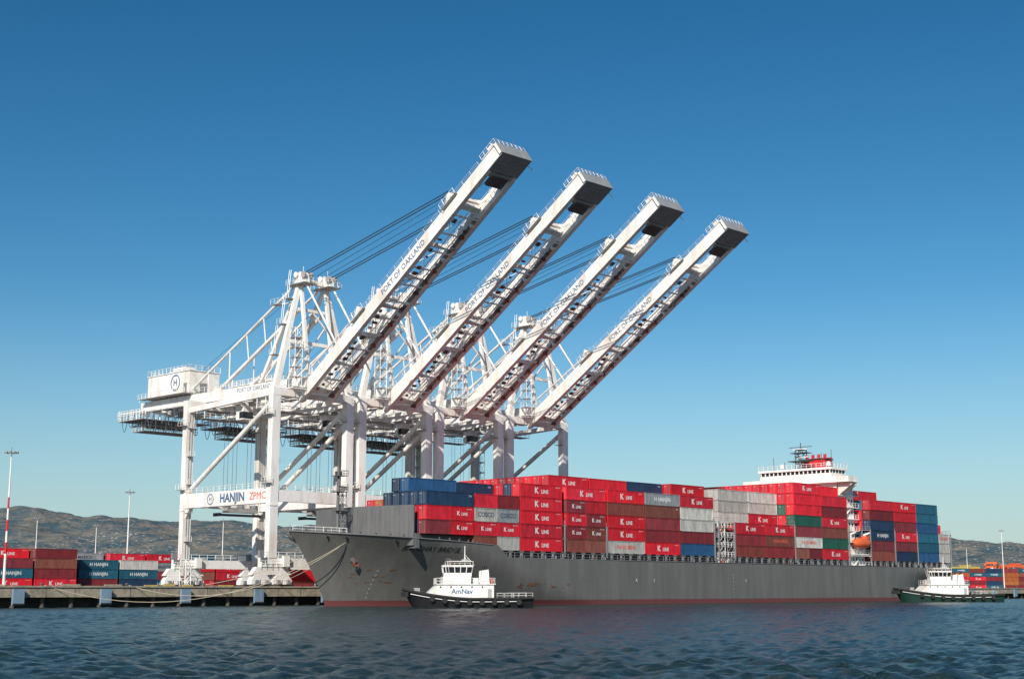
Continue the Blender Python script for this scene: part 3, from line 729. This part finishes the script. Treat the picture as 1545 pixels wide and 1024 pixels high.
    for y in(8,30): b.box(3.5,15.5,y,y+3,39.6,39.72,MIDG); b.rail([(15.5,y,39.7),(3.5,y,39.7),(3.5,y+3,39.7)],1.1,WHITE,1.4,.06); b.tube((3.6,y,39.6),(3.6,y,43),0.1,WHITE,4); b.tube((3.6,y+3,39.6),(3.6,y+3,43),0.1,WHITE,4)
    # ------- boom
    ph=rad(phi_deg); E=Vector((0,-math.cos(ph),math.sin(ph))); Pn=Vector((0,math.sin(ph),math.cos(ph))); H=Vector((0,-2.2,41.3)); BL=68.6
    X=Vector((1,0,0)); DP=2.5
    def B(d,p,x): return H+E*d+Pn*p+X*x
    def bbox(d0,d1,p0,p1,x0,x1,mat):
        vs=[B(d,p,x) for d in(d0,d1) for p in(p0,p1) for x in(x0,x1)]
        b.add(vs,[(0,1,3,2),(4,6,7,5),(0,4,5,1),(2,3,7,6),(0,2,6,4),(1,5,7,3)],mat)
    for x in(XA,XB):
        bbox(-1.5,BL-1,0,DP,x-.35,x+.35,WHITE)
        bbox(-1,BL-1.5,-.14,-.01,x-.5,x+.5,WHITE)
        for k in range(22):
            d=1+k*3; bbox(d,d+.1,-.02,DP+.02,x-.38,x+.38,WHITE)
    for d,w_ in((1,1.0),(9.5,.4),(18,.4),(26.5,.6),(35,.4),(43.5,.4),(53.6,1.1)):
        bbox(d,d+w_,1.0,2.1,XA+.35,XB-.35,WHITE)
    for k in range(6):
        d=1.5+k*8.5
        b.tube(B(d,1.9,XA+.4),B(d+8.5,1.9,XB-.4),0.09,WHITE,5); b.tube(B(d,1.9,XB-.4),B(d+8.5,1.9,XA+.4),0.09,WHITE,5)
    bbox(1,53,.1,.18,XB-1.4,XB-.4,MIDG)
    b.rail([B(1,.18,XB-1.4),B(53,.18,XB-1.4)],1.1,WHITE,1.7,.05,up=Pn)
    bbox(2,56,-.4,-.28,10.2,10.35,WHITE); bbox(2,56,-.4,-.28,8.4,8.55,WHITE)
    for k in range(34):
        d=1.5+k*1.55
        if k%3==0: bbox(d,d+.2,-.28,.05,XA+.4,XB-.4,WHITE)
        xx=rnd.choice([XA+.5,XA+1.0,XB-2.0])
        bbox(d,d+rnd.uniform(.3,.9),-.5,-.2,xx,xx+rnd.uniform(.4,1.1),rnd.choice([DARK,MIDG,WHITE,DARK,LINK]))
        if k%2==0: bbox(d,d+.45,-.6,.2,XB-1.5,XB-.7,rnd.choice([LINK,DARK,MIDG,WHITE]))
    bbox(0,63,.3,.38,XB+.4,XB+1.1,MIDG)
    b.rail([B(0,.38,XB+1.1),B(63,.38,XB+1.1)],1.0,WHITE,2,.04,up=Pn)
    for x in(XA-.3,XB+.3): b.rail([B(0,DP,x),B(63,DP,x)],.9,WHITE,2.5,.035,up=Pn)
    for d in(22,53.5):
        bbox(d,d+1.4,DP,DP+(.4 if d<30 else .8),XA-.4,XB+.4,WHITE)
        for x in(XA,XB):
            b.add([B(d-1.8,DP,x-.3),B(d+2.2,DP,x-.3),B(d+.6,DP+2,x-.3),B(d-1.8,DP,x+.3),B(d+2.2,DP,x+.3),B(d+.6,DP+2,x+.3)],[(0,1,2),(3,5,4),(0,3,4,1),(1,4,5,2),(2,5,3,0)],WHITE)
        b.rail([B(d-1,DP+.2,XA-.8),B(d-1,DP+.2,XB+.8)],1.4,WHITE,1.2,.05,up=Pn); b.rail([B(d-2,DP-.2,XA-1.1),B(d+2.5,DP-.2,XA-1.1)],1.2,WHITE,1.1,.05,up=Pn); bbox(d-2,d+2.5,DP-.3,DP-.2,XA-1.1,XA-.35,MIDG)
    x0,x1=XA-.6,XB+.7
    bbox(BL-4.4,BL,-.2,.0,x0+.2,x1-.2,TIPG); bbox(BL,BL+.15,-.2,DP-.1,x0,x1,TIPG)
    bbox(BL-.6,BL-.02,0.01,DP,x0,x1,WHITE); bbox(BL-4.4,BL,DP,DP+.1,x0,x1,WHITE); bbox(BL-4.4,BL-4.0,.01,DP,x0+.3,x1-.3,WHITE)
    for k in range(6): bbox(BL-4.3+k*.8,BL-4.25+k*.8,-.24,-.2,x0+.2,x1-.2,GREY)
    b.rail([B(BL-4.4,DP+.1,x0),B(BL,DP+.1,x0),B(BL,DP+.1,x1),B(BL-4.4,DP+.1,x1)],1.0,WHITE,1.0,.05,up=Pn)
    for x in(6.0,7.2,8.6,9.8,11.2,12.6):
        bbox(BL-2.4,BL-1.0,DP+.1,DP+rnd.uniform(.6,1.3),x-.3,x+.3,rnd.choice([WHITE,WHITE,MIDG]))
    b.tube(B(BL-1.4,1,x1),B(BL-2.4,.6,x1+3.0),0.09,WHITE,5); b.tube(B(BL,2,9.5),B(BL+1.2,3.4,9.5),0.05,DARK,4)
    bbox(BL-7.6,BL-5.2,-.4,.3,7.4,11.4,DARK); bbox(BL-5.6,BL-4.6,-.2,.7,XA+.4,XB-.4,MIDG)
    b.text('PORT OF OAKLAND',1.6,B(37,1.25,XA-.41),E,Pn,BLUE,bold=0.0)
    for x in(xa-.3,xb+.3):
        for dx in(-.45,.45):
            b.tube((x+dx,-1.5,AZ+.9),B(54.5,4.3,x+dx),0.115,CABLE,5)
        b.tube((x,-1.2,AZ-1),B(13.5,DP+.2,x),0.22,WHITE,6); 
        b.tube((x+.25,-3.5,47.5),B(23,DP+.6,x),0.18,WHITE,6)
    for x in(8.5,10.5): b.tube((x,-1.5,AZ+.6),B(60,DP+.2,x),0.055,CABLE,4)
    for x in(9,10.0): b.tube((x,1.5,AZ+.6),(x,40,51.6),0.045,CABLE,4)
    return b.mesh('ship_to_shore_crane')
for k,ph in enumerate((35.1,34.4,34.0,33.3)):
    ob=D.objects.new('ship_to_shore_crane',crane_mesh(ph)); COL.objects.link(ob)
    ob.matrix_world=M0@Matrix.Translation((-6.9+22.5*k,38,0))

# ------------------------------------------------------------ tugs
def tug(name,loc,head,hullmat,stripe,label,L=24,scale=1.0):
    e=empty(name,Matrix.Translation(loc)@Matrix.Rotation(rad(head),4,'Z')@Matrix.Scale(scale,4))
    b=MB(); n=36; K=6
    def wv(t):
        a=4.7
        if t>.55: a*=math.sqrt(max(0.0004,1-((t-.55)/.45)**2.4))
        if t<.12: a*=.86+.14*(t/.12)
        return a
    def sh(t): return 1.75+ (1.7*((t-.45)/.55)**1.8 if t>.45 else 0.15*((.45-t)/.45)**2)
    for sd in(-1,1):
        vs=[]
        for i in range(n+1):
            t=i/n
            for k in range(K+1):
                q=k/K; z=lerp(-.8,sh(t),q); x=lerp(-L/2,L/2,t)-(1-q)*2.2*max(0,(t-.6)/.4)**2
                vs.append((x,sd*wv(t)*(.80+.20*q),z))
        fs=[]
        for i in range(n):
            for k in range(K):
                a=i*(K+1)+k;c=a+K+1; fs.append((a,c,c+1,a+1) if sd<0 else (a,a+1,c+1,c))
        b.add(vs,fs,hullmat,True)
        pts=[(lerp(-L/2,L/2,i/n),sd*(wv(i/n)+.08),sh(i/n)-.12) for i in range(n+1)]; b.path(pts,0.24,RUBBER,8)
        pts=[(lerp(-L/2,L/2,i/n),sd*(wv(i/n)+.02),sh(i/n)-.62) for i in range(4,n-1)]; b.path(pts,0.075,stripe,5)
        for i in range(8):
            t=.12+i*.095; x=lerp(-L/2,L/2,t); b.tube((x,sd*(wv(t)+.05),sh(t)-.75),(x,sd*(wv(t)+.42),sh(t)-.75),0.5,RUBBER,10)
    vs=[]
    for i in range(n+1):
        t=i/n; z=sh(t)-.6; vs+=[(lerp(-L/2,L/2,t),-wv(t)*.97,z),(lerp(-L/2,L/2,t),wv(t)*.97,z)]
    b.add(vs,[(2*i,2*i+2,2*i+3,2*i+1) for i in range(n)],MIDG)
    b.add([(-L/2,-4*.8,-.8),(-L/2,4*.8,-.8),(-L/2,4.04,sh(0)),(-L/2,-4.04,sh(0))],[(0,1,2,3)],hullmat)
    for i in range(7):
        a=lerp(-1.2,1.2,i/6); x=L/2-.9+math.cos(a)*.7; b.tube((x,math.sin(a)*2.2,2.0),(x,math.sin(a)*2.2,2.9),0.42,RUBBER,8)
    b.obj('hull',parent=e)
    b=MB()
    b.prism([(-4.6,1.2),(8.2,1.2),(7.4,2.6),(5.6,4.2),(-4.6,4.2)],'y',-3.1,3.1,WHITE)
    b.box(-4.9,5.9,-3.35,3.35,4.2,4.35,WHITE)
    for k in range(5): b.tube((-2.5+k*1.9,-3.12,3.75),(-2.5+k*1.9,-3.08,3.75),0.17,GLASS,10); b.tube((-2.5+k*1.9,3.12,3.75),(-2.5+k*1.9,3.08,3.75),0.17,GLASS,10)
    for sy in(-1,1): b.box(-4.2,-3.5,min(sy*3.1,sy*3.13),max(sy*3.1,sy*3.13),1.3,3.4,MIDG)
    b.box(-.5,4.6,-2.4,2.4,4.35,5.6,WHITE)
    def ring(z,ox,oy): return [(-.6-ox,-2-oy,z),(3.4+ox,-2-oy,z),(4.3+ox,-1.1-oy*.5,z),(4.3+ox,1.1+oy*.5,z),(3.4+ox,2+oy,z),(-.6-ox,2+oy,z)]
    def lvl(r1,r2,mat): b.add(r1+r2,[(i,(i+1)%6,6+(i+1)%6,6+i) for i in range(6)]+[(6,7,8,9,10,11),(5,4,3,2,1,0)],mat)
    lvl(ring(5.6,0,0),ring(6.3,.05,.05),WHITE); lvl(ring(6.3,.03,.03),ring(7.35,.2,.2),GLASS); lvl(ring(7.35,.3,.3),ring(7.7,.35,.35),WHITE)
    r1=ring(6.3,.06,.06); r2=ring(7.35,.24,.24)
    for i in range(6):
        a0,a1=Vector(r1[i]),Vector(r1[(i+1)%6]); c0,c1=Vector(r2[i]),Vector(r2[(i+1)%6]); m_=4 if (a1-a0).length>3 else 2
        for k in range(m_+1): b.beam(a0.lerp(a1,k/m_),c0.lerp(c1,k/m_),0.13,0.13,WHITE)
    b.rail([(-4.8,-3.3,4.35),(5.8,-3.3,4.35),(5.8,3.3,4.35),(-4.8,3.3,4.35),(-4.8,-3.3,4.35)],1.0,WHITE,1.1,.035)
    b.rail([(-.4,-1.9,7.7),(3.4,-1.9,7.7),(3.4,1.9,7.7),(-.4,1.9,7.7)],.7,WHITE,.9,.035)
    b.tube((.4,0,7.7),(.4,0,11.2),0.13,WHITE,8,.07); b.beam((.4,-1.3,9.4),(.4,1.3,9.4),0.1,0.1,WHITE); b.box(-.2,1,-.7,.7,8.6,8.7,WHITE); b.beam((.4,-.9,8.95),(.4,.9,8.95),0.22,0.18,WHITE)
    b.tube((.4,-.9,9.4),(.4,-.9,10.0),0.05,DARK,4); b.tube((.4,.9,9.4),(.4,.9,10.4),0.04,DARK,4); b.tube((2.6,1.4,7.7),(2.6,1.4,10.4),0.03,DARK,4); b.tube((2.9,-1.2,7.7),(2.9,-1.2,8.2),0.28,WHITE,8)
    b.beam((.4,0,9.6),(-1.4,0,7.7),0.08,0.08,WHITE)
    # fire monitors, searchlights and awning frame on the wheelhouse roof
    for yy in(-1.5,1.5): b.tube((3.2,yy,7.7),(3.2,yy,8.5),.1,WHITE,6); b.tube((3.0,yy,8.6),(3.8,yy,8.75),.22,DARK,8)
    b.box(-1.0,3.9,-2.2,2.2,8.3,8.38,WHITE)
    for xx in(-.9,3.8):
        for yy in(-2.1,2.1): b.tube((xx,yy,7.7),(xx,yy,8.3),.05,WHITE,4)
    b.tube((1.8,-.8,7.7),(1.8,-.8,8.1),0.16,DARK,6)
    for sy in(-1.9,1.9): b.prism([(-3.9,4.35),(-2.3,4.35),(-2.5,6.7),(-3.7,6.9)],'y',sy-.55,sy+.55,WHITE); b.tube((-3.1,sy,6.7),(-3.3,sy,7.5),0.22,BLACKP,8)
    b.box(-2.0,-1.0,-1,1,4.35,5.4,WHITE); b.box(-4.6,-4.0,-1.2,1.2,4.35,5.1,ORANGE)
    b.tube((9.2,-1.1,2.9),(9.2,1.1,2.9),0.75,DARK,12); b.box(8.7,9.7,-1.5,-1.2,2.1,3.6,MIDG); b.box(8.7,9.7,1.2,1.5,2.1,3.6,MIDG)
    b.tube((-7,-.9,2.1),(-7,.9,2.1),0.7,DARK,12); b.box(-8.6,-8.3,-1.2,1.2,1.2,2.6,MIDG)
    for x in(-10,-6): 
        for y in(-3.2,3.2): b.tube((x,y,1.1),(x,y,2.2),0.18,DARK,6)
    for sy in(-1,1):
        b.rail([(-11.6,sy*3.9,1.8),(-5,sy*4.4,1.75)],.9,WHITE,1.3,.03)
    if label:
        b.text(label,1.25,(1.2,-3.14,2.95),(1,0,0),(0,0,1),BLUE,bold=.02)
        b.text(label,1.25,(1.2,3.14,2.95),(-1,0,0),(0,0,1),BLUE,bold=.02)
    b.obj('superstructure',parent=e)
tug('harbor_tugboat',(-7.6,243,0),188,BLACKP,LOGO,'AmNav',L=23.5,scale=.92)
tug('harbor_tugboat',(110,366,0),183,GREENP,LOGO,'',L=27,scale=1.0)

def foam(loc,head,L,name):
    m,nt,bb=new_mat('foam'); N=nt.nodes;Lk=nt.links
    bb.inputs['Base Color'].default_value=(.45,.5,.5,1); bb.inputs['Roughness'].default_value=.8
    tc=N.new('ShaderNodeTexCoord'); nz=N.new('ShaderNodeTexNoise'); nz.inputs['Scale'].default_value=1.3; nz.inputs['Detail'].default_value=8; nz.inputs['Roughness'].default_value=.75
    Lk.new(tc.outputs['Object'],nz.inputs['Vector'])
    cr=N.new('ShaderNodeValToRGB'); cr.color_ramp.elements[0].position=.54; cr.color_ramp.elements[1].position=.66; cr.color_ramp.elements[0].color=(0,0,0,1)
    Lk.new(nz.outputs['Fac'],cr.inputs[0]); Lk.new(cr.outputs[0],bb.inputs['Alpha'])
    b=MB(); n=30; vs=[(0,0,.13)]
    for i in range(n): a=2*math.pi*i/n; vs.append((math.cos(a)*L*random.uniform(.52,.66)-1,math.sin(a)*random.uniform(5,7.5),.13))
    b.add(vs,[(0,1+i,1+(i+1)%n) for i in range(n)],m)
    b.obj(name,Matrix.Translation(loc)@Matrix.Rotation(rad(head),4,'Z'))
foam((-6.6,243,0),188,23,'water_foam'); foam((112,366,0),183,29,'water_foam')

# ------------------------------------------------------------ yard stacks, masts, gantries
def yard(x,y,nb,rows,tiers,pool,logos,head=HEAD):
    e=empty('shipping_container_stack',Matrix.Translation((x,y,3.4))@Matrix.Rotation(rad(head),4,'Z'))
    for i in range(nb):
        for r in range(rows):
            h=tiers+random.choice([0,0,0,-1])
            for t in range(max(1,h)):
                if 0<r<rows-1 and t<h-1 and 0<i<nb-1: continue
                c=random.choice(pool); put(e,i*12.9,r*2.7,t*2.66,L40,c,logos.get(c))
def inv(s,m): v=M0@Vector((s,m,0)); return v.x,v.y
LG={TE:'H',KR:'K',GY:'M'}
PY=[TE,TE,TE,MA,MA,KR,BR,NB]
yard(*inv(-42,165),2,5,4,[MA,TE,NB,GN,MA,TE],LG)
yard(*inv(-14,168),3,5,4,PY,LG)
yard(*inv(27,172),2,4,3,[TE,NB,WH,MA],LG)
yard(*inv(-100,190),4,4,4,PY,LG)
yard(*inv(40,200),5,4,4,[KR,KR,MA,TE,GY,BR],LG)
yard(*inv(110,205),6,4,4,[KR,MA,TE,BR,GY],LG)
yard(*inv(200,190),8,3,3,[KR,MA,TE,BR,GY,OR],LG)
for (x,y,n_,t_) in((285,930,5,5),(335,900,4,4),(300,800,3,3),(380,1000,5,5),(250,1050,6,4),(420,1080,5,4)):
    yard(x,y,n_,4,t_,[KR,MA,OR,BR,TE,NB,MA],LG,20)
def light_mast(x,y,h,band=False):
    b=MB(); segs=12
    for i in range(segs):
        z0,z1=h*i/segs,h*(i+1)/segs; r0,r1=lerp(.34,.14,i/segs),lerp(.34,.14,(i+1)/segs)
        mat=WHITE if not band or i in(0,1,2,4,6,8,9,10,11) else REDP
        b.tube((0,0,z0),(0,0,z1),r0,mat,8,r1)
    b.box(-.6,.6,-.6,.6,0,.8,CONC)
    b.tube((-1.5,0,h),(1.5,0,h),0.12,GREY,6); b.tube((0,-1.3,h),(0,1.3,h),0.12,GREY,6)
    for a in range(8):
        c=a*math.pi/4; b.box(math.cos(c)*1.3-.28,math.cos(c)*1.3+.28,math.sin(c)*1.2-.25,math.sin(c)*1.2+.25,h-.2,h+.2,GREY)
    b.tube((0,0,h),(0,0,h+1.2),0.05,DARK,4)
    b.obj('light_mast',Matrix.Translation((x,y,3.4)))
light_mast(-114.5,325,30.5,True); light_mast(-121,452,30,False); light_mast(-232,700,34); light_mast(-137,680,32); light_mast(-200,690,30); light_mast(290,850,34); light_mast(332,1050,30)
def gantry(x,y,head,mat):
    b=MB()
    for sx in(-12,12):
        for sy in(-4,4): b.box(sx-.6,sx+.6,sy-.5,sy+.5,1.2,19,mat); b.box(sx-.8,sx+.8,sy-1.2,sy+1.2,0,1.2,DARK)
        b.box(sx-.5,sx+.5,-4,4,17.6,18.9,mat)
        b.box(sx-.5,sx+.5,-4,4,2,3,mat)
    for sy in(-3.6,3.6): b.box(-14,14,sy-.6,sy+.6,19,20.8,mat)
    b.box(-3,3,-4.5,4.5,20.8,22.4,mat); b.box(-1,1,-1,1,16.6,18.9,WHITE); b.box(-3,3,-6,6,10,10.6,mat)
    for u_ in(-2,2): b.tube((u_,0,10.5),(u_,0,20.8),0.08,CABLE,4)
    b.obj('yard_gantry_crane',Matrix.Translation((x,y,3.4))@Matrix.Rotation(rad(head),4,'Z'))
gantry(440,1260,25,ORANGE); gantry(425,1350,25,YELLOW); gantry(400,1200,65,ORANGE)
def truck(s,m,box=None):
    b=MB()
    b.box(0,2.2,0,2.4,.9,2.0,WHITE); b.box(.3,2.2,0.2,1.6,2.0,3.1,WHITE); b.box(.27,.3,.3,1.5,2.2,2.95,GLASS); b.box(.5,1.9,.17,.2,2.2,2.9,GLASS)
    b.box(2.0,14.5,.5,1.9,1.0,1.3,YELLOW)
    for x in(.9,3.4,12.2,13.5):
        for y in(.1,2.0): b.tube((x,y,.5),(x,y+.35,.5),.5,RUBBER,12)
    if box: 
        b.box(2.4,14.4,0,2.4,1.35,3.9,box)
        for k in range(25): b.box(2.5+k*.48,2.7+k*.48,-.04,0,1.5,3.8,box)
    b.obj('terminal_truck',M0@Matrix.Translation((s,m,3.4)))
truck(9,56,REDP); truck(-90,130)
print('objects',len(D.objects))
